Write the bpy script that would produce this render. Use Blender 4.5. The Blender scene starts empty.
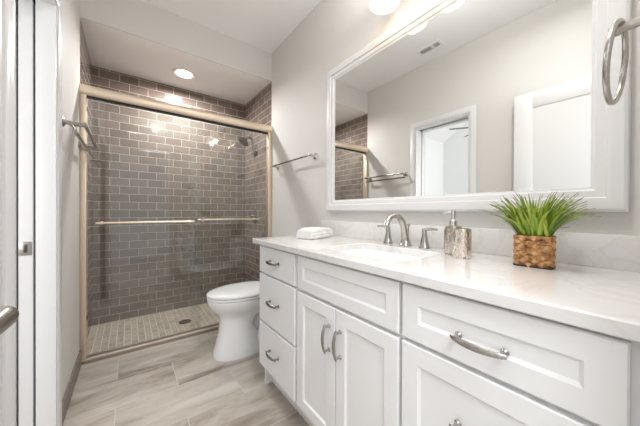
import bpy, bmesh, math, random
from math import sin, cos, pi, radians, sqrt, atan2
from mathutils import Vector, Matrix
random.seed(7)
S = bpy.context.scene
COL = S.collection

# ------------------------------------------------------------------ camera
yaw, pit, rol = radians(36.783), radians(-0.306), radians(0.291)
F = Vector((sin(yaw)*cos(pit), cos(yaw)*cos(pit), sin(pit)))
R0 = Vector((cos(yaw), -sin(yaw), 0)); U0 = R0.cross(F)
RR = R0*cos(rol) + U0*sin(rol); UU = -R0*sin(rol) + U0*cos(rol)
cam = bpy.data.cameras.new('camera'); co = bpy.data.objects.new('camera', cam); COL.objects.link(co)
cam.sensor_width = 36; cam.lens = 256.5*36/640; cam.clip_start = 0.02
M = Matrix((RR, UU, -F)).transposed().to_4x4(); M.translation = (0, 0, 1.083)
co.matrix_world = M
S.camera = co
# ------------------------------------------------------------------ world, lights, exposure
S.view_settings.view_transform = 'Standard'; S.view_settings.look = 'None'
S.view_settings.gamma = 1; S.view_settings.exposure = 0.58
wd = bpy.data.worlds.new('daylight'); S.world = wd; wd.use_nodes = True
wd.node_tree.nodes['Background'].inputs[0].default_value = (0.97, 0.985, 1, 1)
wd.node_tree.nodes['Background'].inputs[1].default_value = 0.5

def area(name, loc, aim, sx, sy, power, col, spread=180):
    l = bpy.data.lights.new(name, 'AREA'); l.shape = 'RECTANGLE'; l.size = sx; l.size_y = sy
    l.energy = power; l.color = col; l.spread = radians(spread)
    o = bpy.data.objects.new(name, l); COL.objects.link(o); o.location = loc
    d = Vector(aim) - Vector(loc); o.rotation_euler = d.to_track_quat('-Z', 'Y').to_euler()
    return o
def disk(name, loc, size, power, col, spread=180):
    l = bpy.data.lights.new(name, 'AREA'); l.shape = 'DISK'; l.size = size; l.energy = power; l.color = col; l.spread = radians(spread)
    o = bpy.data.objects.new(name, l); COL.objects.link(o); o.location = loc
    return o
def point(name, loc, size, power, col):
    l = bpy.data.lights.new(name, 'POINT'); l.shadow_soft_size = size; l.energy = power; l.color = col
    o = bpy.data.objects.new(name, l); COL.objects.link(o); o.location = loc
    return o
area('added_hall_fill', (0.20, -0.75, 2.60), (0.40, 1.2, 0.6), 1.0, 0.8, 33, (0.95, 0.975, 1.0))  # added fill aimed in through the entry doorway, no hall fixture seen
area('added_hall_upfill', (0.50, -0.6, 1.9), (0.50, -0.6, 3), 0.6, 0.4, 16, (.97, .985, 1))  # added upward fill behind the entry wall, no lamp known there
area('bedroom_daylight', (-2.7, -0.9, 1.7), (-2.5, 2.0, 1.8), 2.0, 2.0, 50, (1, 1, 1.0))
disk('added_ceiling_fill', (0.46, 0.40, 2.71), 0.16, 6.5, (1.0, 0.995, 0.985), 165)  # added fill at ceiling height, out of view, no fixture seen
area('added_vanity_upfill', (0.86, 0.765, 2.26), (0.66, 0.85, 3), 0.5, 0.3, 4.5, (1, .99, .98))  # added upward fill, set off the vanity fixture and not part of it
disk('shower_downlight', (0.442, 2.85, 2.425), 0.12, 17, (1.0, 0.99, 0.98), 170)

# ------------------------------------------------------------------ helpers
def tag(o, label=None, cat=None, group=None, kind=None):
    if label: o['label'] = label
    if cat: o['category'] = cat
    if group: o['group'] = group
    if kind: o['kind'] = kind
    return o
ORG = {}
def thing(name, label, cat, loc=(0, 0, 0), group=None, kind=None):
    o = bpy.data.objects.new(name, None); COL.objects.link(o); o.location = loc
    o.empty_display_size = 0.05
    ORG[o.name] = Vector(loc)
    return tag(o, label, cat, group, kind)
def obj(name, bm, mat, parent=None, loc=None, smooth=35):
    """link a bmesh, modelled in room coordinates, as one mesh object"""
    if parent is not None: org = ORG[parent.name]
    else: org = Vector(loc) if loc is not None else Vector((0, 0, 0))
    if org.length > 0: bmesh.ops.translate(bm, verts=bm.verts, vec=-org)
    bmesh.ops.recalc_face_normals(bm, faces=bm.faces)
    me = bpy.data.meshes.new(name); bm.to_mesh(me); bm.free()
    me.materials.append(mat)
    if smooth:
        for p in me.polygons: p.use_smooth = True
        me.set_sharp_from_angle(angle=radians(smooth))
    o = bpy.data.objects.new(name, me); COL.objects.link(o)
    if parent is not None: o.parent = parent
    else: o.location = org
    ORG[o.name] = org
    return o
def struct(name, bm, mat, label=None, smooth=35):
    o = obj(name, bm, mat, smooth=smooth); o['kind'] = 'structure'
    if label: o['label'] = label
    return o
def NB(): return bmesh.new()
def box(bm, x0, x1, y0, y1, z0, z1, bev=0, seg=2):
    r = bmesh.ops.create_cube(bm, size=1)
    vs = r['verts']
    for v in vs:
        v.co = Vector((x0 + (v.co.x+.5)*(x1-x0), y0 + (v.co.y+.5)*(y1-y0), z0 + (v.co.z+.5)*(z1-z0)))
    if bev > 0:
        es = {e for v in vs for e in v.link_edges}
        bmesh.ops.bevel(bm, geom=list(es), offset=bev, segments=seg, profile=.5, affect='EDGES')
    return bm
def loft(bm, rings, cap0=True, cap1=True, closed=True):
    vr = [[bm.verts.new(p) for p in r] for r in rings]
    n = len(vr[0])
    for a, b in zip(vr, vr[1:]):
        for i in range(n if closed else n-1):
            j = (i+1) % n
            try: bm.faces.new((a[i], a[j], b[j], b[i]))
            except ValueError: pass
    if cap0: bm.faces.new(list(reversed(vr[0])))
    if cap1: bm.faces.new(vr[-1])
    return vr
def tube(bm, pts, r, n=12, closed=False, flat=None, up=None):
    """tube along pts; r scalar or list; flat = (a, b) scales of the section"""
    P = [Vector(p) for p in pts]; m = len(P)
    rs = r if isinstance(r, (list, tuple)) else [r]*m
    rings = []; prev = None
    for i in range(m):
        if closed: t = P[(i+1) % m] - P[i-1]
        else: t = P[min(i+1, m-1)] - P[max(i-1, 0)]
        t.normalize()
        if up is not None: nn = Vector(up)
        elif prev is None: nn = Vector((0, 0, 1)) if abs(t.z) < .9 else Vector((1, 0, 0))
        else: nn = prev
        nn = (nn - t*nn.dot(t)).normalized(); prev = nn
        b = t.cross(nn)
        fa, fb = flat if flat else (1, 1)
        rings.append([P[i] + nn*(rs[i]*fa*cos(2*pi*k/n)) + b*(rs[i]*fb*sin(2*pi*k/n)) for k in range(n)])
    if closed: rings.append(rings[0])
    if closed:
        vr = [[bm.verts.new(p) for p in q] for q in rings[:-1]]
        for i in range(m):
            a, b2 = vr[i], vr[(i+1) % m]
            for k in range(n): bm.faces.new((a[k], a[(k+1) % n], b2[(k+1) % n], b2[k]))
    else: loft(bm, rings)
    return bm
def lathe(bm, prof, c=(0, 0, 0), axis='z', n=32, sq=2.0, cap0=True, cap1=True):
    """prof: list of (radius, height along the axis)"""
    c = Vector(c); rings = []
    for r, h in prof:
        ring = []
        for k in range(n):
            a = 2*pi*k/n; ca, sa = cos(a), sin(a)
            q = (abs(ca)**sq + abs(sa)**sq)**(-1/sq)
            u, w = r*q*ca, r*q*sa
            if axis == 'z': ring.append(c + Vector((u, w, h)))
            elif axis == 'x': ring.append(c + Vector((h, u, w)))
            else: ring.append(c + Vector((w, h, u)))
        rings.append(ring)
    loft(bm, rings, cap0, cap1)
    return bm
def rect_loops(bm, f, a0, a1, b0, b1, loops, cap0=True, cap1=True):
    """stack of rectangles: loops of (inset, depth); f maps (a, b, depth) to a point"""
    rings = [[f(a0+i, b0+i, d), f(a1-i, b0+i, d), f(a1-i, b1-i, d), f(a0+i, b1-i, d)] for i, d in loops]
    loft(bm, rings, cap0, cap1)
    return bm
def poly_prism(bm, pts, v):
    """extrude a closed polygon (3D points) by vector v"""
    v = Vector(v)
    loft(bm, [[Vector(p) for p in pts], [Vector(p)+v for p in pts]])
    return bm
def bez(p0, p1, p2, p3, n=10):
    P = [Vector(p) for p in (p0, p1, p2, p3)]
    return [P[0]*(1-t)**3 + P[1]*3*t*(1-t)**2 + P[2]*3*t*t*(1-t) + P[3]*t**3 for t in [i/n for i in range(n+1)]]

# ------------------------------------------------------------------ materials
def mat(name, col, rough=.5, metal=0, spec=.5, coat=0):
    m = bpy.data.materials.new(name); m.use_nodes = True
    b = m.node_tree.nodes['Principled BSDF']
    b.inputs['Base Color'].default_value = (*col, 1); b.inputs['Roughness'].default_value = rough
    b.inputs['Metallic'].default_value = metal; b.inputs['Specular IOR Level'].default_value = spec
    b.inputs['Coat Weight'].default_value = coat; b.inputs['Coat Roughness'].default_value = .08
    return m
class NT:
    def __init__(s, m): s.t = m.node_tree; s.b = s.t.nodes['Principled BSDF']
    def n(s, k, **kw):
        q = s.t.nodes.new(k)
        for a, v in kw.items():
            if a.startswith('i_'): q.inputs[a[2:].replace('_', ' ')].default_value = v
            else: setattr(q, a, v)
        return q
    def l(s, a, b): s.t.links.new(a, b)
    def math(s, op, a, b=None):
        q = s.n('ShaderNodeMath', operation=op)
        for i, v in enumerate((a, b)):
            if v is None: continue
            if hasattr(v, 'links'): s.l(v, q.inputs[i])
            else: q.inputs[i].default_value = v
        return q.outputs[0]
    def mix(s, f, a, b):
        q = s.n('ShaderNodeMix', data_type='RGBA')
        for i, v in ((0, f), (6, a), (7, b)):
            if hasattr(v, 'links'): s.l(v, q.inputs[i])
            else: q.inputs[i].default_value = (*v, 1) if isinstance(v, tuple) else v
        return q.outputs[2]
    def ramp(s, f, stops):
        q = s.n('ShaderNodeValToRGB'); e = q.color_ramp.elements
        while len(e) < len(stops): e.new(.5)
        for el, (p, c) in zip(e, stops):
            el.position = p; el.color = (*c, 1) if isinstance(c, tuple) else (c, c, c, 1)
        s.l(f, q.inputs[0]); return q.outputs[0]
    def pos(s): return s.n('ShaderNodeTexCoord').outputs['Object']
    def xyz(s, v):
        q = s.n('ShaderNodeSeparateXYZ'); s.l(v, q.inputs[0]); return q.outputs
    def comb(s, x, y, z=0.0):
        q = s.n('ShaderNodeCombineXYZ')
        for i, v in enumerate((x, y, z)):
            if hasattr(v, 'links'): s.l(v, q.inputs[i])
            else: q.inputs[i].default_value = v
        return q.outputs[0]
    def noise(s, v, scale, detail=4, rough=.55, dist=0):
        q = s.n('ShaderNodeTexNoise'); q.inputs['Scale'].default_value = scale
        q.inputs['Detail'].default_value = detail; q.inputs['Roughness'].default_value = rough
        q.inputs['Distortion'].default_value = dist
        if v is not None: s.l(v, q.inputs['Vector'])
        return q.outputs['Fac']
    def bump(s, h, strength, dist):
        q = s.n('ShaderNodeBump'); q.inputs['Strength'].default_value = strength; q.inputs['Distance'].default_value = dist
        s.l(h, q.inputs['Height']); s.l(q.outputs[0], s.b.inputs['Normal'])
    def brick(s, v, w, h, mortar, off=.5):
        q = s.n('ShaderNodeTexBrick'); q.offset = off; q.offset_frequency = 2; q.squash = 1
        for k, val in (('Scale', 1), ('Mortar Size', mortar), ('Mortar Smooth', .15), ('Bias', 0), ('Brick Width', w), ('Row Height', h)):
            q.inputs[k].default_value = val
        q.inputs['Color1'].default_value = (0, 0, 0, 1); q.inputs['Color2'].default_value = (1, 1, 1, 1); q.inputs['Mortar'].default_value = (.5, .5, .5, 1)
        s.l(v, q.inputs['Vector']); return q.outputs['Color'], q.outputs['Fac']

def paint(name, col, rough=.6, bump=.06):
    m = mat(name, col, rough, spec=.35); t = NT(m); p = t.pos()
    t.bump(t.noise(p, 220, 2), bump, .001)
    return m
wall_paint = paint('greige_wall_paint', (0.695, 0.676, 0.650))
ceil_paint = paint('ceiling_paint', (0.88, 0.88, 0.88))
trim_paint = mat('white_trim_paint', (0.76, 0.76, 0.765), .32)
cab_paint = mat('white_cabinet_paint', (0.90, 0.90, 0.905), .36)
bed_paint = paint('pale_bedroom_paint', (0.88, 0.885, 0.885))

def subway(name, axis):
    m = mat(name, (.2, .16, .14), .12, spec=.6); t = NT(m); x, y, z = t.xyz(t.pos())
    a = x if axis == 'x' else y
    v = t.comb(t.math('ADD', a, .30), t.math('ADD', z, .008))
    c, f = t.brick(v, .1545, .0785, .0019)
    pos = t.pos()
    n = t.noise(pos, 9, 3)
    tile = t.mix(c, (.150, .112, .092), (.236, .181, .151))
    tile = t.mix(t.math('MULTIPLY', n, .5), tile, (.150, .116, .100))
    t.l(t.mix(f, tile, (.56, .51, .465)), t.b.inputs['Base Color'])
    t.l(t.math('ADD', t.math('MULTIPLY', f, .5), .13), t.b.inputs['Roughness'])
    h = t.math('ADD', t.math('MULTIPLY', f, -1.0), t.math('MULTIPLY', t.noise(pos, 14, 1), .5))
    h = t.math('ADD', h, t.math('MULTIPLY', c, .1))
    t.bump(h, .35, .004)
    return m
tile_back = subway('taupe_subway_tile_back', 'x'); tile_side = subway('taupe_subway_tile_side', 'y')

def mosaic():
    m = mat('beige_mosaic', (.4, .35, .3), .45); t = NT(m); x, y, z = t.xyz(t.pos())
    c, f = t.brick(t.comb(t.math('ADD', y, .02), t.math('ADD', x, .272)), .085, .049, .0022)
    n = t.noise(t.pos(), 30, 4)
    tile = t.mix(c, (.37, .305, .245), (.54, .465, .385))
    tile = t.mix(t.math('MULTIPLY', n, .6), tile, (.27, .22, .18))
    t.l(t.mix(f, tile, (.70, .64, .57)), t.b.inputs['Base Color'])
    t.bump(t.math('MULTIPLY', f, -1.0), .4, .002)
    return m
mosaic_tile = mosaic()

def floor_mat(name, dark=False):
    m = mat(name, (.45, .41, .37), .32); t = NT(m); x, y, z = t.xyz(t.pos())
    c, f = t.brick(t.comb(t.math('ADD', x, .36), t.math('ADD', y, -2.095+.61)), .61, .305, .0022)
    off = t.math('MULTIPLY', c, 13.0)
    v = t.comb(t.math('ADD', t.math('MULTIPLY', x, .9), off), t.math('ADD', t.math('MULTIPLY', y, 5.2), off), off)
    n = t.noise(v, 1.1, 7, .60, .9)
    v2 = t.comb(t.math('ADD', t.math('MULTIPLY', x, 1.6), off), t.math('ADD', t.math('MULTIPLY', y, 3.0), off), off)
    n2 = t.noise(v2, 1.6, 7, .6, 1.2)
    if dark: base = t.ramp(n, [(.3, (.17, .14, .12)), (.7, (.27, .23, .2))])
    else:
        base = t.ramp(n, [(.30, (.19, .148, .115)), (.42, (.33, .275, .228)), (.53, (.47, .415, .36)), (.70, (.60, .55, .495))])
        base = t.mix(t.math('MULTIPLY', t.ramp(n2, [(.44, 0.0), (.5, 1.0), (.56, 0.0)]), .22), base, (.62, .58, .54))
        base = t.mix(t.math('MULTIPLY', c, .18), base, (.50, .465, .43))
    t.l(t.mix(f, base, (.56, .52, .47)), t.b.inputs['Base Color'])
    t.bump(t.math('MULTIPLY', f, -1.0), .3, .001)
    return m
floor_tile = floor_mat('stone_look_floor_tile')
base_tile = floor_mat('taupe_base_tile', True)

def quartz():
    m = mat('white_quartz', (.8, .78, .76), .10, spec=.5, coat=.3); t = NT(m); p = t.pos()
    n = t.noise(p, 3.2, 7, .6, 1.6)
    v = t.ramp(n, [(.455, 0.0), (.50, 1.0), (.53, 0.0)])
    n2 = t.noise(p, 14, 5)
    c = t.mix(t.math('MULTIPLY', v, .35), (.80, .79, .78), (.64, .60, .56))
    c = t.mix(t.math('MULTIPLY', n2, .18), c, (.745, .725, .71))
    t.l(c, t.b.inputs['Base Color'])
    return m
quartz_mat = quartz()

def brushed(name, col, rough):
    return mat(name, col, rough, 1)
nickel = brushed('brushed_nickel', (.47, .445, .42), .27)
chrome = brushed('satin_chrome', (.70, .69, .68), .16)
pewter = brushed('dark_pewter', (.30, .29, .285), .24)
gold = brushed('champagne_metal', (.80, .675, .545), .46)
champ_dark = brushed('champagne_track', (.42, .36, .31), .50)
bronze = brushed('dark_bronze', (.12, .10, .085), .35)
ceramic = mat('white_porcelain', (.84, .84, .845), .09, spec=.55, coat=.4)
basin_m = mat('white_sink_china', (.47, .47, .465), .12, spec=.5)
black_strip = mat('black_gasket_and_gap', (.02, .02, .02), .6)
dark_void = mat('dark_vent_interior', (.05, .05, .05), .8)
plastic_white = mat('white_plastic', (.82, .82, .82), .35)
bulb_m = mat('lamp_bulb', (1, 1, 1), .4)

def emis(m, col, s):
    b = m.node_tree.nodes['Principled BSDF']
    b.inputs['Emission Color'].default_value = (*col, 1); b.inputs['Emission Strength'].default_value = s
emis(bulb_m, (1, .86, .66), 1.3)
lens_m = mat('downlight_lens', (1, 1, 1), .4); emis(lens_m, (1, .95, .88), 9)
shade_m = mat('frosted_shade_glass', (.95, .92, .86), .35); emis(shade_m, (1, .82, .58), .22)

def glass():
    m = bpy.data.materials.new('clear_shower_glass'); m.use_nodes = True; t = m.node_tree; t.nodes.clear()
    o = t.nodes.new('ShaderNodeOutputMaterial'); mx = t.nodes.new('ShaderNodeMixShader')
    tr = t.nodes.new('ShaderNodeBsdfTransparent'); gl = t.nodes.new('ShaderNodeBsdfGlossy'); fr = t.nodes.new('ShaderNodeFresnel')
    tr.inputs[0].default_value = (.955, .975, .968, 1); gl.inputs['Roughness'].default_value = 0.0
    ge = t.nodes.new('ShaderNodeNewGeometry'); io = t.nodes.new('ShaderNodeMapRange')   # same index of refraction seen from either side
    io.inputs['To Min'].default_value = 1.75; io.inputs['To Max'].default_value = 1/1.75
    for a, b in ((ge.outputs['Backfacing'], io.inputs[0]), (io.outputs[0], fr.inputs['IOR']), (fr.outputs[0], mx.inputs[0]), (tr.outputs[0], mx.inputs[1]), (gl.outputs[0], mx.inputs[2]), (mx.outputs[0], o.inputs[0])): t.links.new(a, b)
    return m
glass_m = glass()
mirror_m = mat('silvered_mirror', (.90, .91, .905), .0, 1)

def mercury(name, k):
    m = mat(name, (.6, .55, .5), .22, 1); t = NT(m); p = t.pos()
    x, y, z = t.xyz(p)
    n = t.noise(t.comb(x, y, t.math('MULTIPLY', z, .6)), 150, 5, .65, .6)
    c = t.ramp(n, [(p_, tuple(min(.9, v_*k) for v_ in c_)) for p_, c_ in ((.32, (.28, .22, .165)), (.45, (.52, .455, .39)), (.56, (.68, .64, .60)), (.72, (.46, .40, .34)))])
    t.l(c, t.b.inputs['Base Color'])
    t.l(t.ramp(n, [(.4, .45), (.6, .12)]), t.b.inputs['Roughness'])
    t.bump(n, .10, .002)
    return m
mercury_m = mercury('mottled_mercury_glass', .88); mercury_cup = mercury('highlit_mercury_glass', 1.22)  # one glass; the cup copy is coloured lighter in place of its highlights

def wicker():
    m = mat('water_hyacinth_weave', (.45, .25, .11), .6); t = NT(m); p = t.pos()
    n = t.noise(p, 55, 4); n2 = t.noise(p, 300, 2)
    c = t.ramp(n, [(.33, (.24, .10, .035)), (.5, (.52, .27, .105)), (.68, (.72, .44, .21))])
    t.l(c, t.b.inputs['Base Color']); t.bump(n2, .4, .001)
    return m
wicker_m = wicker()
wicker_dark = mat('dark_rim_cord', (.07, .035, .018), .6)
soil_m = mat('dark_moss_filler', (.05, .06, .02), .9)
def grass_mat():
    m = mat('green_grass_blade', (.2, .4, .05), .45); t = NT(m)
    a = t.n('ShaderNodeAttribute', attribute_name='tint')
    x, y, z = t.xyz(a.outputs['Vector'])
    c = t.ramp(x, [(0, (.07, .15, .02)), (.45, (.24, .38, .035)), (1, (.55, .64, .11))])
    c = t.mix(t.ramp(y, [(.82, 0.0), (1.0, .75)]), c, (.20, .15, .12))
    t.l(c, t.b.inputs['Base Color'])
    return m
grass_m = grass_mat()
def terry():
    m = mat('white_terry', (.86, .855, .84), .9, spec=.1); t = NT(m)
    t.bump(t.noise(t.pos(), 420, 3), .8, .004); return m
terry_m = terry()
teal_m = mat('dark_teal_fan_blade', (.035, .075, .08), .4)
carpet_m = mat('pale_carpet', (.55, .52, .48), .95)

# ------------------------------------------------------------------ room dimensions
W, L, SY, BY = 1.196, -0.272, 2.4526, 3.207
HC, HS = 2.724, 2.44
EY = -0.012            # face of the entry wall
# floor, ceilings
bm = NB(); box(bm, -.40, W, -2.2, SY+.03, -.06, 0); struct('floor', bm, floor_tile, 'stone look floor tiles laid in a half offset', 0)
bm = NB(); box(bm, L-.06, W+.06, SY+.03, BY+.02, -.06, 0.001); struct('floor_shower', bm, mosaic_tile, 'beige mosaic shower floor', 0)
bm = NB(); box(bm, L-.01, W+.01, EY-.13, SY+.01, HC, HC+.06); struct('ceiling', bm, ceil_paint, smooth=0)
bm = NB(); box(bm, L-.06, W+.06, SY+.012, BY+.02, HS, HS+.05); struct('ceiling_shower', bm, ceil_paint, smooth=0)
bm = NB(); box(bm, L-.01, W+.01, SY, SY+.012, HS, HC+.01); struct('wall_bulkhead', bm, wall_paint, smooth=0)
# walls
bm = NB(); box(bm, W, W+.10, -2.2, SY, -.02, HC+.06); struct('wall_right', bm, wall_paint, smooth=0)
bm = NB(); box(bm, W, W+.10, SY, BY+.1, -.02, HC); struct('wall_shower_right', bm, tile_side, smooth=0)
bm = NB(); box(bm, L-.10, W+.10, BY, BY+.1, -.02, HC); struct('wall_shower_back', bm, tile_back, smooth=0)
bm = NB(); box(bm, L-.10, L, SY, BY, -.02, HC); struct('wall_shower_left', bm, tile_side, smooth=0)
# left wall with pocket doorway: opening y 1.145..1.71 z 0..2.03
oy0, oy1, oz = 1.126, 1.712, 2.046
XN, XP0, XP1, XF = L, -.336, -.392, -.462
bm = NB()
box(bm, XN-.063, XN, EY-.13, oy0, -.02, HC+.06); box(bm, XN-.063, XN, oy1, SY, -.02, HC+.06)
box(bm, XN-.063, XN, oy0, oy1, oz, HC+.06)
struct('wall_left', bm, wall_paint, 'greige left wall with the towel bar and doorway', 0)
bm = NB()
box(bm, XF, XP1-.006, -1.2, oy0, -.02, HC+.06); box(bm, XF, XP1-.006, oy1, 3.30, -.02, HC+.06)
box(bm, XF, XP1-.006, oy0, oy1, oz, HC+.06)
poly_prism(bm, [(XF, -1.2, HC+.06), (XF, 3.3, HC+.06), (XF, 1.1, 4.40)], (.05, 0, 0))
struct('wall_bedroom', bm, bed_paint, 'bedroom side of the doorway wall', 0)
# entry wall with door opening x -.235...55
bm = NB()
box(bm, .56, W+.1, EY-.115, EY, -.02, HC+.06); box(bm, -.335, -.24, EY-.115, EY, -.02, HC+.06); box(bm, -.24, .56, EY-.115, EY, 2.06, HC+.06)
struct('wall_entry', bm, wall_paint, 'greige entry wall beside the vanity', 0)
# door casing of the pocket doorway (frame profile up, over and down)
def casing(bm, x, d, y0, y1, ztop, w):
    """flat casing with a stepped edge, mitred, around opening y0..y1, face towards +x*d"""
    prof = [(0, 0), (0, .008), (.006, .011), (w*.62, .014), (w*.72, .011), (w-.006, .010), (w, .007), (w, 0)]
    rings = []
    for t_, h in prof:
        rings.append([(x+d*h, y0-t_, 0), (x+d*h, y0-t_, ztop+t_), (x+d*h, y1+t_, ztop+t_), (x+d*h, y1+t_, 0)])
    loft(bm, rings, cap0=False, cap1=False, closed=False)
    for k in (0, 3):
        bm.faces.new([bm.verts.new(r[k]) for r in rings])
bm = NB(); casing(bm, L, 1, oy0, oy1, oz, .062); struct('trim_1', bm, trim_paint, 'white casing around the pocket doorway')
bm = NB()   # split jambs: near and far leaf, head with a track slot
for (a, b) in ((XP0, L+.002), (XF-.002, XP1-.004)):
    box(bm, a, b, oy1-.012, oy1+.02, 0, oz+.012, .001); box(bm, a, b, oy0+.001, oy1-.012, oz-.012, oz+.03)
box(bm, XF-.002, L+.002, oy0-.03, oy0+.012, 0, oz+.012)
struct('trim_2', bm, trim_paint, 'white split jamb of the pocket doorway')
bm = NB(); box(bm, XP1-.004, XP0, oy0, SY-.1, oz+.02, oz+.05); struct('trim_3', bm, black_strip, 'black strip standing for the shaded track slot above the doorway')  # black strip in place of the shade inside the track slot
bm = NB(); box(bm, XP0-.001, XP0+.004, oy1+.022, oy1+.03, 0, oz+.01); struct('trim_4', bm, black_strip, 'black strip standing for the shaded gap inside the split jamb')  # black strip put in for the shade between pocket door and jamb
# base tiles
bm = NB(); box(bm, L, L+.010, oy1+.08, SY-.012, 0, .105, .002); struct('baseboard_left', bm, base_tile, 'taupe tile base along left wall')
bm = NB(); box(bm, W-.010, W, 1.56, SY-.012, 0, .105, .002); struct('baseboard_right', bm, base_tile, 'taupe tile base behind the toilet')
# casing of entry doorway, on the bathroom face
bm = NB(); box(bm, .545, .56, EY-.115, EY+.0, 0, 2.06); box(bm, -.24, -.225, EY-.115, EY, 0, 2.06); box(bm, -.24, .56, EY-.115, EY, 2.045, 2.06)
struct('trim_5', bm, trim_paint, 'white jamb of entry doorway')
# bedroom beyond the pocket doorway
BX, BN = -3.78, 3.217
bm = NB(); box(bm, BX-.1, -.40, -1.2, BN+.1, -.06, -.001); struct('floor_bedroom', bm, carpet_m, smooth=0)
bm = NB(); poly_prism(bm, [(BX, -1.2, -.02), (BX, BN, -.02), (BX, BN, 2.77), (BX, 1.1, 4.25), (BX, -1.2, 2.64)], (-.08, 0, 0)); struct('wall_bedroom_west', bm, bed_paint, smooth=0)
bm = NB(); box(bm, BX-.08, XF, BN, BN+.08, -.02, 2.80); struct('wall_bedroom_north', bm, bed_paint, smooth=0)
bm = NB()
poly_prism(bm, [(BX-.08, BN+.08, 2.714), (BX-.08, 1.1, 4.25), (BX-.08, 1.1, 4.33), (BX-.08, BN+.08, 2.80)], (XF-BX+.13, 0, 0))
poly_prism(bm, [(BX-.08, -1.2, 2.64), (BX-.08, 1.1, 4.25), (BX-.08, 1.1, 4.33), (BX-.08, -1.2, 2.72)], (XF-BX+.13, 0, 0))
struct('ceiling_bedroom', bm, ceil_paint, 'white vaulted bedroom ceiling', 0)

# ------------------------------------------------------------------ doors
dx0, dx1, dy0, dy1, dzt = -.226, -.190, EY+.012, .745, 2.040
d1 = thing('door_1', 'white two panel entry door swung open against the left wall', 'door', (-.226, EY+.01, 0), kind='structure')
bm = NB()
st = .118
box(bm, dx0, dx1, dy0, dy0+st, .012, dzt, .0015); box(bm, dx0, dx1, dy1-st, dy1, .012, dzt, .0015)
for z0, z1 in ((.012, .23), (.93, 1.08), (dzt-.125, dzt)): box(bm, dx0, dx1, dy0+st, dy1-st, z0, z1, .0015)
for z0, z1 in ((.23, .93), (1.08, dzt-.125)):
    box(bm, dx0+.006, dx1-.006, dy0+st-.004, dy1-st+.004, z0-.004, z1+.004)
    for d, x in ((1, dx1), (-1, dx0)):
        rect_loops(bm, lambda a, b, h, x=x, d=d: (x-d*h, a, b), dy0+st-.001, dy1-st+.001, z0-.001, z1+.001, [(0, .001), (.008, .0058)], False, False)
obj('leaf', bm, trim_paint, d1)
lv = thing('door_lever', None, None, ORG[d1.name]); lv.parent = d1; lv.location = (0, 0, 0)
bpy.data.objects.remove(lv)
bm = NB()
lathe(bm, [(.033, 0), (.033, .006), (.028, .010), (.013, .013), (.011, .020), (.012, .036)], (dx1, .598, .913), 'x', 28)
P = bez((dx1+.036, .606, .920), (dx1+.036, .585, .920), (dx1+.036, .53, .920), (dx1+.030, .478, .918), 10)
tube(bm, P, [.0135, .0145, .0145, .014, .0138, .0135, .013, .0125, .012, .011, .009], 16, flat=(1.2, 1.25))
tag(obj('door_lever', bm, nickel, d1), 'brushed nickel lever')

d2 = thing('door_2', 'white pocket door slid into the left wall, only its edge showing', 'door', (-.364, oy1, 0), kind='structure')
bm = NB(); box(bm, XP1+.002, XP0-.010, oy1-.004, oy1+.60, .012, oz-.012, .0015); obj('leaf', bm, trim_paint, d2)
bm = NB(); cx = (XP1+XP0-.008)/2
box(bm, XP1+.004, XP0-.0125, oy1-.007, oy1-.003, .880, .942, .0012); pl = obj('edge_pull_plate', bm, nickel, d2)
bm = NB(); box(bm, cx-.006, cx+.006, oy1-.0085, oy1-.0065, .893, .929, .001); obj('pull_slot', bm, bronze, d2)

# ------------------------------------------------------------------ shower
sd = thing('shower_door', 'champagne framed sliding glass shower door across the tiled alcove', 'shower door', (.46, SY+.03, 0))
bm = NB()
prof = [(SY-.022, 1.905), (SY-.026, 1.912), (SY-.026, 1.952), (SY-.018, 1.966), (SY+.045, 1.966), (SY+.048, 1.905), (SY+.040, 1.897), (SY-.014, 1.897)]
loft(bm, [[(L, y, z) for y, z in prof], [(W, y, z) for y, z in prof]]); obj('header_rail', bm, gold, sd)
for x0, x1 in ((L, L+.036), (W-.040, W)):
    bm = NB(); box(bm, x0, x1, SY-.018, SY+.042, .035, 1.899, .004); j = obj('wall_jamb', bm, gold, sd)
bm = NB()
prof = [(SY-.024, .0), (SY-.024, .024), (SY-.012, .036), (SY+.036, .036), (SY+.048, .022), (SY+.048, .0)]
loft(bm, [[(L, y, z) for y, z in prof], [(W, y, z) for y, z in prof]]); obj('sill_track', bm, champ_dark, sd)
bm = NB(); box(bm, L+.036, W-.040, SY-.006, SY+.032, 1.887, 1.897); obj('header_gasket', bm, black_strip, sd)
def panel(x0, x1, y, bx0, bx1, side, zb):
    bm = NB(); box(bm, x0, x1, y, y+.006, .040, 1.892); g = obj('glass_panel', bm, glass_m, sd, smooth=0)
    bm = NB(); yb = y-.045 if side < 0 else y+.006+.040
    tube(bm, [(bx0, yb, zb), (bx1, yb, zb)], .0085, 12)
    for bx in (bx0+.03, bx1-.03):
        lathe(bm, [(.013, 0), (.013, .005), (.007, .008), (.007, .042)], (bx, y if side < 0 else y+.006, zb), 'y', 14) if side > 0 else \
            lathe(bm, [(.013, 0), (.013, -.005), (.007, -.008), (.007, -.042)], (bx, y, zb), 'y', 14)
    obj('towel_rail', bm, gold, g)
    return g
panel(L+.030, .515, SY+.000, -.185, .455, -1, .992)
panel(.435, W-.036, SY+.022, .505, 1.095, 1, 1.003)
# bumper screws on the jambs
for x, z in ((L+.037, 1.80), (W-.041, 1.74), (L+.037, .32)):
    bm = NB(); box(bm, x-.003, x+.003, SY-.012, SY+.002, z-.015, z+.015, .002); obj('bumper', bm, bronze, sd)

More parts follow.
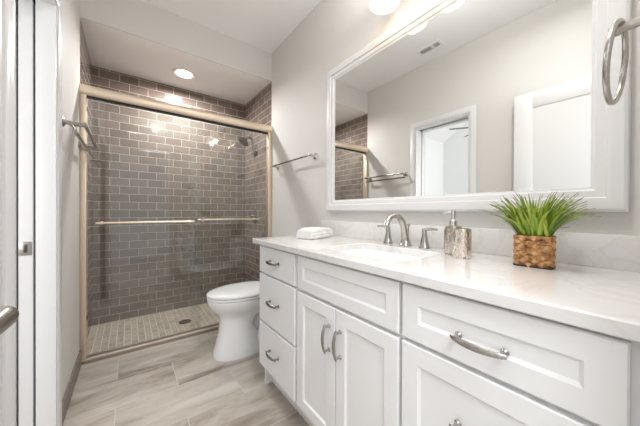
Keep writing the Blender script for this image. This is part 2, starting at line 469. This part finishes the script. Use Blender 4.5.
sh = thing('overhead_shower', 'bronze shower head on a bent arm, high on the right tiled wall', 'shower head', (W, 2.86, 1.74))
bm = NB(); lathe(bm, [(.034, 0), (.034, -.004), (.024, -.012), (.013, -.022), (.011, -.03)], (W, 2.86, 1.76), 'x', 24); obj('flange', bm, bronze, sh)
bm = NB()
P = bez((W-.01, 2.86, 1.76), (W-.05, 2.86, 1.80), (W-.02, 2.86, 1.92), (W-.065, 2.86, 1.932), 10) + bez((W-.065, 2.86, 1.932), (W-.09, 2.86, 1.935), (W-.105, 2.86, 1.925), (W-.118, 2.86, 1.905), 6)[1:]
tube(bm, P, .0105, 12); obj('arm', bm, pewter, sh)
bm = NB()
lathe(bm, [(.013, 0), (.017, .010), (.020, .022), (.036, .036), (.056, .046), (.060, .056), (.055, .062)], (0, 0, 0), 'z', 28)
q = Vector((-.62, -.12, -.78)).normalized().to_track_quat('Z', 'Y').to_matrix().to_4x4(); q.translation = (W-.114, 2.86, 1.912)
bmesh.ops.transform(bm, matrix=q, verts=bm.verts); obj('spray_head', bm, bronze, sh)

sv = thing('shower_valve', 'round shower valve with a lever on the right tiled wall', 'valve', (W, 2.87, 1.02))
bm = NB(); lathe(bm, [(.082, 0), (.082, -.004), (.072, -.010), (.030, -.014), (.024, -.05), (.020, -.055)], (W, 2.87, 1.02), 'x', 36); obj('escutcheon', bm, nickel, sv)
bm = NB(); tube(bm, [(W-.05, 2.87, 1.02), (W-.055, 2.85, 1.022), (W-.058, 2.78, 1.026)], [.014, .011, .007], 12); obj('lever', bm, nickel, sv)

dr = thing('shower_drain', 'round dark drain grate in the mosaic shower floor', 'drain', (.444, 2.784, .001))
bm = NB(); lathe(bm, [(.054, 0), (.054, .003), (.050, .004), (.046, .003), (.046, .0025)], (.444, 2.784, .001), 'z', 32); obj('rim', bm, nickel, dr)
bm = NB()
lathe(bm, [(.046, .0005), (.046, .002)], (.444, 2.784, .001), 'z', 28)
for k in range(-3, 4):
    h = sqrt(.043**2 - (k*.012)**2); box(bm, .444-h, .444+h, 2.784+k*.012-.003, 2.784+k*.012+.003, .0028, .0042)
obj('grate', bm, bronze, dr)

cl = thing('recessed_light', 'round recessed downlight in the dropped shower ceiling', 'ceiling light', (.442, 2.85, HS))
bm = NB()
lathe(bm, [(.074, 0), (.072, -.002), (.098, -.008), (.104, -.005), (.105, 0)], (.442, 2.85, HS), 'z', 40, cap0=False, cap1=False); obj('trim_ring', bm, plastic_white, cl)
bm = NB(); lathe(bm, [(.076, 0), (.073, -.003), (.04, -.0045), (.002, -.005)], (.442, 2.85, HS), 'z', 32); obj('lens', bm, lens_m, cl)

# ------------------------------------------------------------------ towel bars
tb = thing('towel_bar', 'single nickel towel bar on the right wall above the toilet', 'towel bar', (W, 2.0, 1.53))
def bar_post(bm, x, d, y, z, l):
    lathe(bm, [(.026, 0), (.026, d*.006), (.020, d*.010), (.010, d*.016), (.009, d*(l-.010)), (.012, d*(l-.004)), (.012, d*(l+.010)), (.007, d*(l+.012))], (x, y, z), 'x', 22, sq=2.6)
bz = 1.525
for y in (1.662, 2.30):
    bm = NB(); bar_post(bm, W, -1, y, bz, .062); obj('post', bm, chrome, tb)
bm = NB(); tube(bm, [(W-.062, 1.642, bz), (W-.062, 2.32, bz)], .0075, 14); obj('rail', bm, pewter, tb)

t2 = thing('towel_bar', 'double nickel towel bar on the left wall beside the shower', 'towel bar', (L, 2.1, 1.53))
for y in (1.835, 2.395):
    bm = NB()
    lathe(bm, [(.026, 0), (.026, .006), (.020, .010), (.011, .016)], (L, y, 1.535), 'x', 22)
    tube(bm, [(L+.01, y, 1.535), (L+.05, y, 1.532), (L+.095, y, 1.535)], [.012, .011, .012], 12)
    tube(bm, [(L+.03, y, 1.533), (L+.048, y, 1.512), (L+.052, y, 1.490)], [.008, .007, .009], 12)
    obj('bracket', bm, nickel, t2)
for x, z in ((L+.088, 1.535), (L+.052, 1.490)):
    bm = NB(); tube(bm, [(x, 1.815, z), (x, 2.415, z)], .0095, 14); obj('rail', bm, nickel, t2)

# ------------------------------------------------------------------ toilet
TY = 1.975
def egg(z, xf, xb, hw, n=48, pf=2.0, pb=3.0, xc=None, s=1):
    xc = xf + (xb-xf)*.52 if xc is None else xc
    ring = []
    for k in range(n):
        a = 2*pi*k/n; c, sn = cos(a), sin(a); p = pf if c > 0 else pb
        q = (abs(c)**p + abs(sn)**p)**(-1/p)
        x = xc - (xc-xf)*q*c if c > 0 else xc - (xb-xc)*q*c
        ring.append((x, TY + hw*q*sn, z))
    return ring
to = thing('toilet', 'white elongated toilet between the vanity and the shower', 'toilet', (.85, TY, 0))
bm = NB()
loft(bm, [egg(.0, .502, .93, .126, pf=2.5), egg(.012, .499, .93, .128, pf=2.5), egg(.05, .508, .90, .122, pf=2.4), egg(.14, .532, .83, .112, pf=2.2), egg(.22, .546, .79, .106), egg(.28, .548, .82, .108),
          egg(.31, .535, .92, .122), egg(.345, .500, .925, .150), egg(.38, .474, .93, .170), egg(.41, .462, .94, .180), egg(.428, .460, .945, .182), egg(.433, .466, .94, .177)])
obj('bowl', bm, ceramic, to)
bm = NB()
loft(bm, [egg(.0, .74, 1.12, .118, pb=4), egg(.03, .74, 1.12, .116, pb=4), egg(.05, .76, 1.10, .072, pb=3), egg(.16, .78, 1.10, .070), egg(.26, .82, 1.14, .085), egg(.33, .84, 1.18, .12), egg(.39, .85, 1.19, .16), egg(.41, .86, 1.19, .17)])
P = [(.82, TY-.075, .06), (.86, TY-.085, .15), (.93, TY-.088, .23), (1.0, TY-.085, .20), (1.03, TY-.08, .10), (1.04, TY-.078, .03)]
tube(bm, P, [.04, .048, .052, .05, .046, .042], 16)
obj('trapway', bm, ceramic, to)
bm = NB()
loft(bm, [egg(.436, .462, .955, .178, pb=2.6), egg(.438, .458, .96, .183, pb=2.6), egg(.450, .457, .962, .184, pb=2.6), egg(.453, .461, .958, .180, pb=2.6)]); obj('seat', bm, ceramic, to)
bm = NB()
loft(bm, [egg(.457, .461, .965, .180, pb=2.6), egg(.459, .457, .97, .184, pb=2.6), egg(.470, .457, .97, .184, pb=2.6), egg(.478, .466, .962, .175, pb=2.6), egg(.486, .50, .93, .145, pb=2.6), egg(.490, .57, .87, .09), egg(.491, .66, .78, .03)])
box(bm, .93, .975, TY-.09, TY+.09, .435, .475, .008)
obj('lid', bm, ceramic, to)
bm = NB(); box(bm, .990, 1.180, TY-.205, TY+.205, .405, .735, .022, 4); obj('tank', bm, ceramic, to)
bm = NB(); box(bm, .980, 1.188, TY-.215, TY+.215, .735, .765, .010, 3); obj('tank_lid', bm, ceramic, to)

# ------------------------------------------------------------------ vanity
FX = .65; TH = .020; CB = FX+TH   # door face, thickness, face frame plane
CY0, CY1, CT, CTH = EY+.002, 1.500, .913, .031
va = thing('vanity_cabinet', 'long white vanity cabinet along the right wall with drawers and double doors', 'cabinet', (.90, .75, 0))
bm = NB()
box(bm, CB, W-.002, CY0, CY1, .140, CT-CTH)
obj('carcass', bm, cab_paint, va)
bm = NB()
poly_prism(bm, [(CB, CY1-.018, .14), (FX+.042, CY1-.018, .14), (FX+.042, CY1-.018, 0), (W-.004, CY1-.018, 0), (W-.004, CY1-.018, .14)], (0, .018, 0))
obj('end_panel', bm, cab_paint, va)
bm = NB(); box(bm, FX+.085, FX+.100, CY0, CY1-.02, 0, .14); obj('toe_kick', bm, cab_paint, va)
def front(name, y0, y1, z0, z1, stile=None, rec=.007):
    f = lambda a, b, d: (FX+d, a, b)
    lp = [(0, TH), (0, .003), (.003, 0)]
    if stile: lp += [(stile, 0), (stile+.0015, .001), (stile+.006, rec-.001), (stile+.008, rec)]
    bm = NB(); rect_loops(bm, f, y0, y1, z0, z1, lp)
    return obj(name, bm, cab_paint, va, smooth=25)
def pull(parent, c, axis, ln, m, w=.0075):
    """arched bow pull: ends on posts, the bow leans out from the face"""
    y, z = c; bm = NB(); n = 14; h = ln/2
    D = Vector((0, 1, 0)) if axis == 'y' else Vector((0, 0, 1)); O = Vector((FX, y, z))
    pts, rs = [], []
    for i in range(n+1):
        t = -1+2*i/n
        pts.append(O + D*(t*h*1.04) + Vector((-.022 - .013*(1-t*t), 0, 0))); rs.append(w*(.62+.38*(1-t*t)) if abs(t) < .99 else w*.45)
    tube(bm, pts, rs, 12, flat=(.62, 1.15) if axis == 'y' else (.62, 1.15), up=(-1, 0, 0))
    for s in (-1, 1):
        p = O + D*(s*h*.86)
        lathe(bm, [(.0085, -.000), (.0085, -.003), (.005, -.007), (.0048, -.020), (.0062, -.027)], p, 'x', 16)
    return tag(obj('handle', bm, m, parent), None)
dy = [(1.073, 1.490)]
for (z0, z1) in ((.716, .872), (.424, .706), (.150, .414)):
    d = front('drawer_front', 1.075, 1.490, z0, z1)
    pull(d, (1.288, (z0+z1)/2 + .005), 'y', .118, pewter)
front('false_front', .474, 1.050, .716, .872, .046)
d = front('door', .769, 1.050, .150, .702, .052); pull(d, (.803, .575), 'z', .112, nickel)
d = front('door', .474, .764, .150, .702, .052); pull(d, (.735, .575), 'z', .112, nickel)
d = front('drawer_front', .030, .462, .716, .872, .052); pull(d, (.250, .782), 'y', .112, nickel)
d = front('drawer_front', .030, .462, .424, .704, .052); pull(d, (.250, .565), 'y', .112, nickel)
d = front('drawer_front', .030, .462, .150, .414, .052); pull(d, (.250, .285), 'y', .112, nickel)

# countertop with an undermount sink opening
SX0, SX1, SY0, SY1 = .725, 1.045, .535, .985
scx, scy, sa, sb = (SX0+SX1)/2, (SY0+SY1)/2, (SX1-SX0)/2, (SY1-SY0)/2
KX0, KX1, KY0, KY1 = .632, W-.002, CY0, 1.560
def hole(angle, a, b, n=9):
    c, s = cos(angle), sin(angle); q = (abs(c/a)**n + abs(s/b)**n)**(-1/n); return scx + q*c, scy + q*s
def outer(angle):
    c, s = cos(angle), sin(angle); t = 1e9
    if c > 1e-9: t = min(t, (KX1-scx)/c)
    if c < -1e-9: t = min(t, (KX0-scx)/c)
    if s > 1e-9: t = min(t, (KY1-scy)/s)
    if s < -1e-9: t = min(t, (KY0-scy)/s)
    return scx+t*c, scy+t*s
angs = sorted([2*pi*k/96 - pi for k in range(96)] + [atan2(y-scy, x-scx) for x in (KX0, KX1) for y in (KY0, KY1)])
bm = NB()
def oin(a, i):
    x, y = outer(a); return min(max(x, KX0+i), KX1-i), min(max(y, KY0+i), KY1-i)
rings = []
rings.append([(*hole(a, sa+.000, sb), CT-CTH) for a in angs]); rings.append([(*hole(a, sa, sb), CT-.003) for a in angs])
rings.append([(*hole(a, sa+.003, sb+.003), CT) for a in angs]); rings.append([(*oin(a, .003), CT) for a in angs])
rings.append([(*outer(a), CT-.004) for a in angs]); rings.append([(*outer(a), CT-CTH+.003) for a in angs]); rings.append([(*oin(a, .003), CT-CTH) for a in angs])
rings.append(rings[0])
loft(bm, rings, False, False); bmesh.ops.remove_doubles(bm, verts=bm.verts, dist=1e-5)
tag(obj('countertop', bm, quartz_mat, loc=(.9, .75, CT-CTH)), 'long white veined quartz countertop on the vanity cabinet', 'countertop')
bm = NB(); box(bm, W-.022, W-.001, CY0, KY1, CT, 1.018, .002)
tag(obj('backsplash', bm, quartz_mat, loc=(W-.01, .75, CT)), 'low white quartz backsplash strip standing behind the faucet', 'backsplash')
sk = thing('sink', 'white rectangular undermount sink set into the countertop', 'sink', (scx, scy, CT-.16))
bm = NB(); zt = CT-CTH-.001
rr = [(.012, 0), (-.004, 0), (-.006, -.02), (-.014, -.10), (-.03, -.125), (-.07, -.135), (-.10, -.137)]
loft(bm, [[(*hole(a, sa+i, sb+i, 7), zt+h) for a in angs] for i, h in rr], False, True)
loft(bm, [[(*hole(a, sa+i, sb+i, 7), zt+h) for a in angs] for i, h in [(.012, 0), (.012, -.02), (.004, -.11), (-.02, -.142), (-.06, -.148)]], False, True)
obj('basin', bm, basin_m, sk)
bm = NB(); lathe(bm, [(.030, 0), (.030, .002), (.024, .003), (.018, .001)], (scx+.03, scy, zt-.137), 'z', 24); obj('drain', bm, nickel, sk)

# faucet
fy = .775
fa = thing('faucet', 'brushed nickel widespread faucet with two lever handles behind the sink', 'faucet', (1.115, fy, CT))
bm = NB()
lathe(bm, [(.029, 0), (.029, .006), (.024, .012), (.020, .03)], (1.118, fy, CT), 'z', 24, sq=2.6)
P = [(1.118, fy, CT+.004), (1.116, fy, .945), (1.112, fy, .975), (1.104, fy, 1.005), (1.090, fy, 1.034), (1.068, fy, 1.056), (1.040, fy, 1.067), (1.015, fy, 1.066), (.992, fy, 1.056), (.976, fy, 1.040), (.968, fy, 1.020)]
tube(bm, P, [.024, .021, .0185, .017, .0158, .015, .0142, .0138, .0135, .0135, .0145], 18, up=(0, 1, 0), flat=(1.0, .92))
obj('spout', bm, nickel, fa)
bm = NB(); tube(bm, [(1.142, fy, .918), (1.142, fy, 1.012)], .003, 10); lathe(bm, [(.004, 0), (.0065, .004), (.0065, .012), (.003, .016)], (1.142, fy, 1.010), 'z', 14); obj('lift_rod', bm, nickel, fa)
for s, y in ((1, .883), (-1, .672)):
    bm = NB(); lathe(bm, [(.024, 0), (.024, .005), (.020, .011), (.0145, .038), (.0105, .064), (.0115, .072), (.0105, .082), (.006, .088)], (1.118, y, CT), 'z', 24, sq=2.5); h = obj('handle', bm, nickel, fa)
    bm = NB(); tube(bm, [(1.118, y-s*.010, 1.000), (1.116, y+s*.02, 1.003), (1.112, y+s*.045, 1.005), (1.108, y+s*.066, 1.004)], [.007, .0075, .007, .0055], 12, flat=(.8, 1.2)); obj('lever', bm, nickel, h)

# soap dispenser and tumbler
sdp = (1.062, .512)
so = thing('soap_dispenser', 'mottled silver glass soap pump bottle beside the tumbler', 'soap dispenser', (*sdp, CT))
bm = NB(); lathe(bm, [(.028, 0), (.031, .003), (.0325, .02), (.033, .07), (.0325, .098), (.029, .112), (.018, .117), (.014, .118)], (*sdp, CT), 'z', 40, sq=2.4); obj('bottle', bm, mercury_m, so)
bm = NB(); lathe(bm, [(.015, .117), (.015, .136), (.012, .140), (.007, .142), (.007, .158), (.0085, .159), (.0085, .178), (.004, .181)], (*sdp, CT), 'z', 24); obj('pump_collar', bm, chrome, so)
bm = NB(); tube(bm, [(sdp[0]+.004, sdp[1]-.002, CT+.170), (sdp[0]-.004, sdp[1]+.024, CT+.171), (sdp[0]-.006, sdp[1]+.042, CT+.166)], [.006, .005, .004], 12); obj('pump_spout', bm, chrome, so)
tp = (1.000, .450)
tu = thing('tumbler', 'mottled silver glass tumbler in front of the soap pump', 'tumbler', (*tp, CT))
bm = NB(); lathe(bm, [(.026, 0), (.0285, .003), (.0305, .015), (.031, .06), (.0305, .100), (.028, .109), (.0245, .110), (.0245, .105), (.024, .02), (.018, .012)], (*tp, CT), 'z', 40, sq=2.4); obj('cup', bm, mercury_cup, tu)

# ------------------------------------------------------------------ potted grass
pc = Vector((1.038, .246, CT))
pg = thing('potted_grass', 'artificial green grass in a square woven basket on the countertop', 'potted plant', pc)
ang = radians(4)
hx, hy, ph = .037, .047, .094
def rrect(t, hx, hy, r=.012):
    """point and outward normal on a rounded rectangle; t in 0..1"""
    segs = [(2*(hy-r)), pi*r/2, 2*(hx-r), pi*r/2]*2; tot = sum(segs); s = (t % 1)*tot
    cur = [((hx, -(hy-r)), (0, 1)), ((hx-r, hy-r), 0), ((hx-r, hy), (-1, 0)), ((-(hx-r), hy-r), pi/2), ((-hx, hy-r), (0, -1)), ((-(hx-r), -(hy-r)), pi), ((-(hx-r), -hy), (1, 0)), ((hx-r, -(hy-r)), 3*pi/2)]
    for k, ln in enumerate(segs):
        if s <= ln or k == 7:
            if k % 2 == 0:
                p, d = cur[k]; return Vector((p[0]+d[0]*s, p[1]+d[1]*s, 0)), Vector((d[1], -d[0], 0))
            c, a0 = cur[k]; a = a0 + s/r
            return Vector((c[0]+r*cos(a), c[1]+r*sin(a), 0)), Vector((cos(a), sin(a), 0))
        s -= ln
rot = Matrix.Rotation(ang, 3, 'Z')
bm = NB(); NS, rows = 18, 8
for k in range(rows):
    pts, rs = [], []
    z = .008 + k*(ph-.014)/(rows-1)
    for i in range(NS*6):
        t = i/(NS*6); p, nrm = rrect(t, hx-.004, hy-.004); ph_ = pi*(t*NS + k)
        pts.append(pc + rot @ (p + nrm*(.0042*sin(ph_))) + Vector((0, 0, z + .0016*sin(ph_*.5+k*1.7)))); rs.append(.0068*(.88 + .2*abs(sin(ph_))))
    tube(bm, pts, rs, 8, closed=True, up=(0, 0, 1), flat=(1.05, .55))
obj('woven_basket', bm, wicker_m, pg)
for z, r in ((.004, .0042), (ph, .0046)):
    bm = NB()
    tube(bm, [pc + rot @ rrect(i/80, hx-.001, hy-.001)[0] + Vector((0, 0, z)) for i in range(80)], r, 8, closed=True, up=(0, 0, 1)); obj('rim_cord', bm, wicker_dark if z < .05 else wicker_m, pg)
bm = NB()
loft(bm, [[pc + rot @ rrect(i/40, hx-.008, hy-.008)[0] + Vector((0, 0, z)) for i in range(40)] for z in (.004, ph-.012)]); obj('filler', bm, soil_m, pg)
bm = NB(); tl = bm.verts.layers.float_vector.new('tint')
for i in range(280):
    bx, by = random.uniform(-hx+.012, hx-.012), random.uniform(-hy+.012, hy-.012)
    az = atan2(by/hy, bx/hx) + random.gauss(0, .7); rad = min(1, sqrt((bx/hx)**2 + (by/hy)**2))
    lean = .10 + .62*rad*random.uniform(.3, 1.15) + abs(random.gauss(0, .10))
    ln = random.uniform(.09, .165) if random.random() < .8 else random.uniform(.13, .172)
    wd_ = random.uniform(.0030, .0058); n = 7
    d = Vector((cos(az), sin(az), 0)); side = Vector((-sin(az), cos(az), 0)); tn = min(1, max(0, random.gauss(.5, .28)))
    p = rot @ Vector((bx, by, 0)) + pc + Vector((0, 0, ph-.014)); prev = None; a = lean*.35
    for k in range(n+1):
        f = k/n; w = wd_*(1-f**2.2)*(.7+.6*min(1, 3*f)) + .0002
        tw = side*cos(.5*f*tn) + Vector((0, 0, 1))*.2*sin(f)
        row = [bm.verts.new(p - tw*w), bm.verts.new(p + Vector((0, 0, -.0012)) + d*.0008), bm.verts.new(p + tw*w)]
        for v in row: v[tl] = (max(0, min(1, tn*.75 + .3*f)), f, 0)
        if prev:
            bm.faces.new((prev[0], prev[1], row[1], row[0])); bm.faces.new((prev[1], prev[2], row[2], row[1]))
        prev = row
        a += lean*1.15/n*(1+f)
        p = p + (d*sin(a) + Vector((0, 0, 1))*cos(a))*(ln/n)
tag(obj('grass', bm, grass_m, pg, smooth=60), 'dense spiky green blades', kind='stuff')

# ------------------------------------------------------------------ folded towel
tw = Matrix.Rotation(radians(20), 4, 'Z'); tw.translation = (.985, 1.365, CT)
bm = NB()
# serpentine section: three folds of cloth, seen from the fold
outl = []
def rounded(w, h, r, y0=0, n=6):
    pts = []
    for cx, cz, a0 in ((w-r, y0+r, -pi/2), (w-r, y0+h-r, 0), (-w+r, y0+h-r, pi/2), (-w+r, y0+r, pi)):
        for k in range(n+1): a = a0 + pi/2*k/n; pts.append((cx+r*cos(a), cz+r*sin(a)))
    return pts
rnd = random.Random(3)
for k, (w, z0, h) in enumerate(((.070, 0.0, .025), (.068, .0225, .025), (.065, .045, .027))):
    sec = rounded(w, h, .0118); rings = []
    for i in range(21):
        t = -1+2*i/20; xx = .125*t
        e = (1-abs(t)**9)**.5 if abs(t) < 1 else .15
        ring = []
        for (a, b) in sec:
            wob = .0018*sin(9*t+k*2+a*40)
            top = -.0075*max(0, abs(t)-.35)**1.2*(k+.5) - .0045*(a/w)**2*k
            ring.append(Vector((xx, a*(.9+.1*e) + wob, max(.0005, z0 + h*.5 + (b-h*.5)*(.55+.45*e) + top + wob*.4*(k > 0)))))
        rings.append(ring)
    loft(bm, rings)
bmesh.ops.transform(bm, matrix=tw, verts=bm.verts)
tag(obj('folded_towel', bm, terry_m, loc=(.985, 1.365, CT), smooth=60), 'small folded white towel on the far end of the countertop', 'towel')

# ------------------------------------------------------------------ mirror
MY0, MY1, MZ0, MZ1 = .060, 1.492, 1.086, 2.106
mi = thing('wall_mirror', 'large white framed mirror on the right wall above the vanity', 'mirror', (W, .78, MZ0))
f = lambda a, b, d: (W-d, a, b)
bm = NB()
rect_loops(bm, f, MY0, MY1, MZ0, MZ1, [(0, 0), (0, .020), (.003, .026), (.010, .030), (.030, .031), (.044, .028), (.047, .022), (.056, .021), (.068, .019), (.072, .014), (.080, .0115), (.080, .0)], False, False)
obj('frame', bm, trim_paint, mi, smooth=25)
bm = NB(); box(bm, W-.010, W-.001, MY0+.070, MY1-.070, MZ0+.070, MZ1-.070); obj('mirror_glass', bm, mirror_m, mi, smooth=0)

# ------------------------------------------------------------------ vanity light
vl = thing('vanity_light', 'glass shaded vanity light on the wall above the mirror', 'wall light', (W, .765, 2.24))
bm = NB(); box(bm, W-.022, W, .60, .93, 2.275, 2.355, .006); obj('back_plate', bm, nickel, vl)
for y in (.870, .660):
    bm = NB(); tube(bm, bez((W-.02, y, 2.315), (W-.09, y, 2.32), (1.06, y, 2.38), (1.06, y, 2.297), 10), .007, 12); lathe(bm, [(.022, 0), (.022, .024), (.012, .032)], (1.06, y, 2.267), 'z', 20); obj('arm', bm, nickel, vl)
    bm = NB()
    lathe(bm, [(.027, .112), (.036, .106), (.050, .085), (.061, .050), (.068, .018), (.075, .0), (.072, .0015), (.065, .019), (.058, .050), (.047, .083), (.034, .103), (.026, .108)], (1.06, y, 2.160), 'z', 40, cap0=False, cap1=False)
    s = obj('lamp_shade', bm, shade_m, vl, smooth=60)
    bm = NB(); lathe(bm, [(.012, .095), (.014, .075), (.026, .055), (.029, .038), (.022, .020), (.006, .012)], (1.06, y, 2.160), 'z', 24); obj('bulb', bm, bulb_m, s, smooth=60)
    point('vanity_bulb', (1.06, y, 2.150), .035, 0.65, (1.0, .74, .48))

# ------------------------------------------------------------------ towel ring on the entry wall
rx, ry, rzt = .830, .051, 1.472
tr = thing('towel_ring', 'brushed nickel towel ring hanging in front of the mirror corner', 'towel ring', (rx, EY, rzt))
bm = NB()
lathe(bm, [(.027, 0), (.027, .006), (.020, .011), (.0105, .016), (.009, .045), (.0095, .066), (.012, .070), (.012, .082), (.006, .085)], (rx, EY, rzt), 'y', 24, sq=2.5); obj('post', bm, nickel, tr)
bm = NB(); rad = .079
ca, sa_ = cos(radians(-3.5)), sin(radians(-3.5)); pts = []
for i in range(64):
    a = 2*pi*i/64; hh = rad*sin(a); vv = -rad + rad*cos(a)
    lean = -.10*vv
    pts.append((rx + hh*ca, ry + .003 + hh*sa_ + lean, rzt + .008 + vv))
tube(bm, pts, .0054, 12, closed=True); obj('ring', bm, nickel, tr)

# ------------------------------------------------------------------ ceiling vent
vt = thing('ceiling_vent', 'small white air vent with dark slots in the ceiling, seen in the mirror', 'vent', (-.04, 1.40, HC))
f = lambda a, b, d: (a, b, HC-d)
bm = NB(); rect_loops(bm, f, -.10, .02, 1.28, 1.53, [(0, 0), (0, .004), (.006, .008), (.026, .007), (.028, .002)], False, False); obj('frame', bm, plastic_white, vt)
bm = NB(); box(bm, -.073, -.007, 1.307, 1.503, HC-.003, HC-.0005); obj('duct_opening', bm, dark_void, vt, smooth=0)
bm = NB()
for k in range(13):
    y = 1.312 + k*.0155
    if k == 4: box(bm, -.073, -.007, y-.008, y+.018, HC-.007, HC-.003)
    box(bm, -.073, -.007, y, y+.0045, HC-.007, HC-.003)
obj('louver', bm, plastic_white, vt, smooth=0)

# ------------------------------------------------------------------ bedroom ceiling fan
fx_, fy_, fz_ = -2.36, 1.76, 2.50
fn = thing('ceiling_fan', 'dark teal bladed ceiling fan in the bedroom, seen through the doorway in the mirror', 'ceiling fan', (fx_, fy_, fz_))
bm = NB(); tube(bm, [(fx_, fy_, 2.6), (fx_, fy_, 3.82)], .014, 12); obj('rod', bm, pewter, fn)
bm = NB(); lathe(bm, [(.04, -.07), (.09, -.05), (.105, .0), (.10, .06), (.05, .10), (.02, .12)], (fx_, fy_, fz_), 'z', 32); obj('motor', bm, pewter, fn)
for k in range(5):
    a = radians(55 + 72*k); bm = NB(); d = Vector((cos(a), sin(a), 0)); s = Vector((-sin(a), cos(a), .40)); c = Vector((fx_, fy_, fz_+.01))
    rings = []
    for r, w in ((.08, .03), (.15, .05), (.20, .072), (.40, .082), (.52, .078), (.545, .06), (.555, .025)):
        rings.append([c+d*r-s*w+Vector((0, 0, -.004)), c+d*r+s*w+Vector((0, 0, -.004)), c+d*r+s*w+Vector((0, 0, .004)), c+d*r-s*w+Vector((0, 0, .004))])
    loft(bm, rings); obj('blade', bm, teal_m, fn)
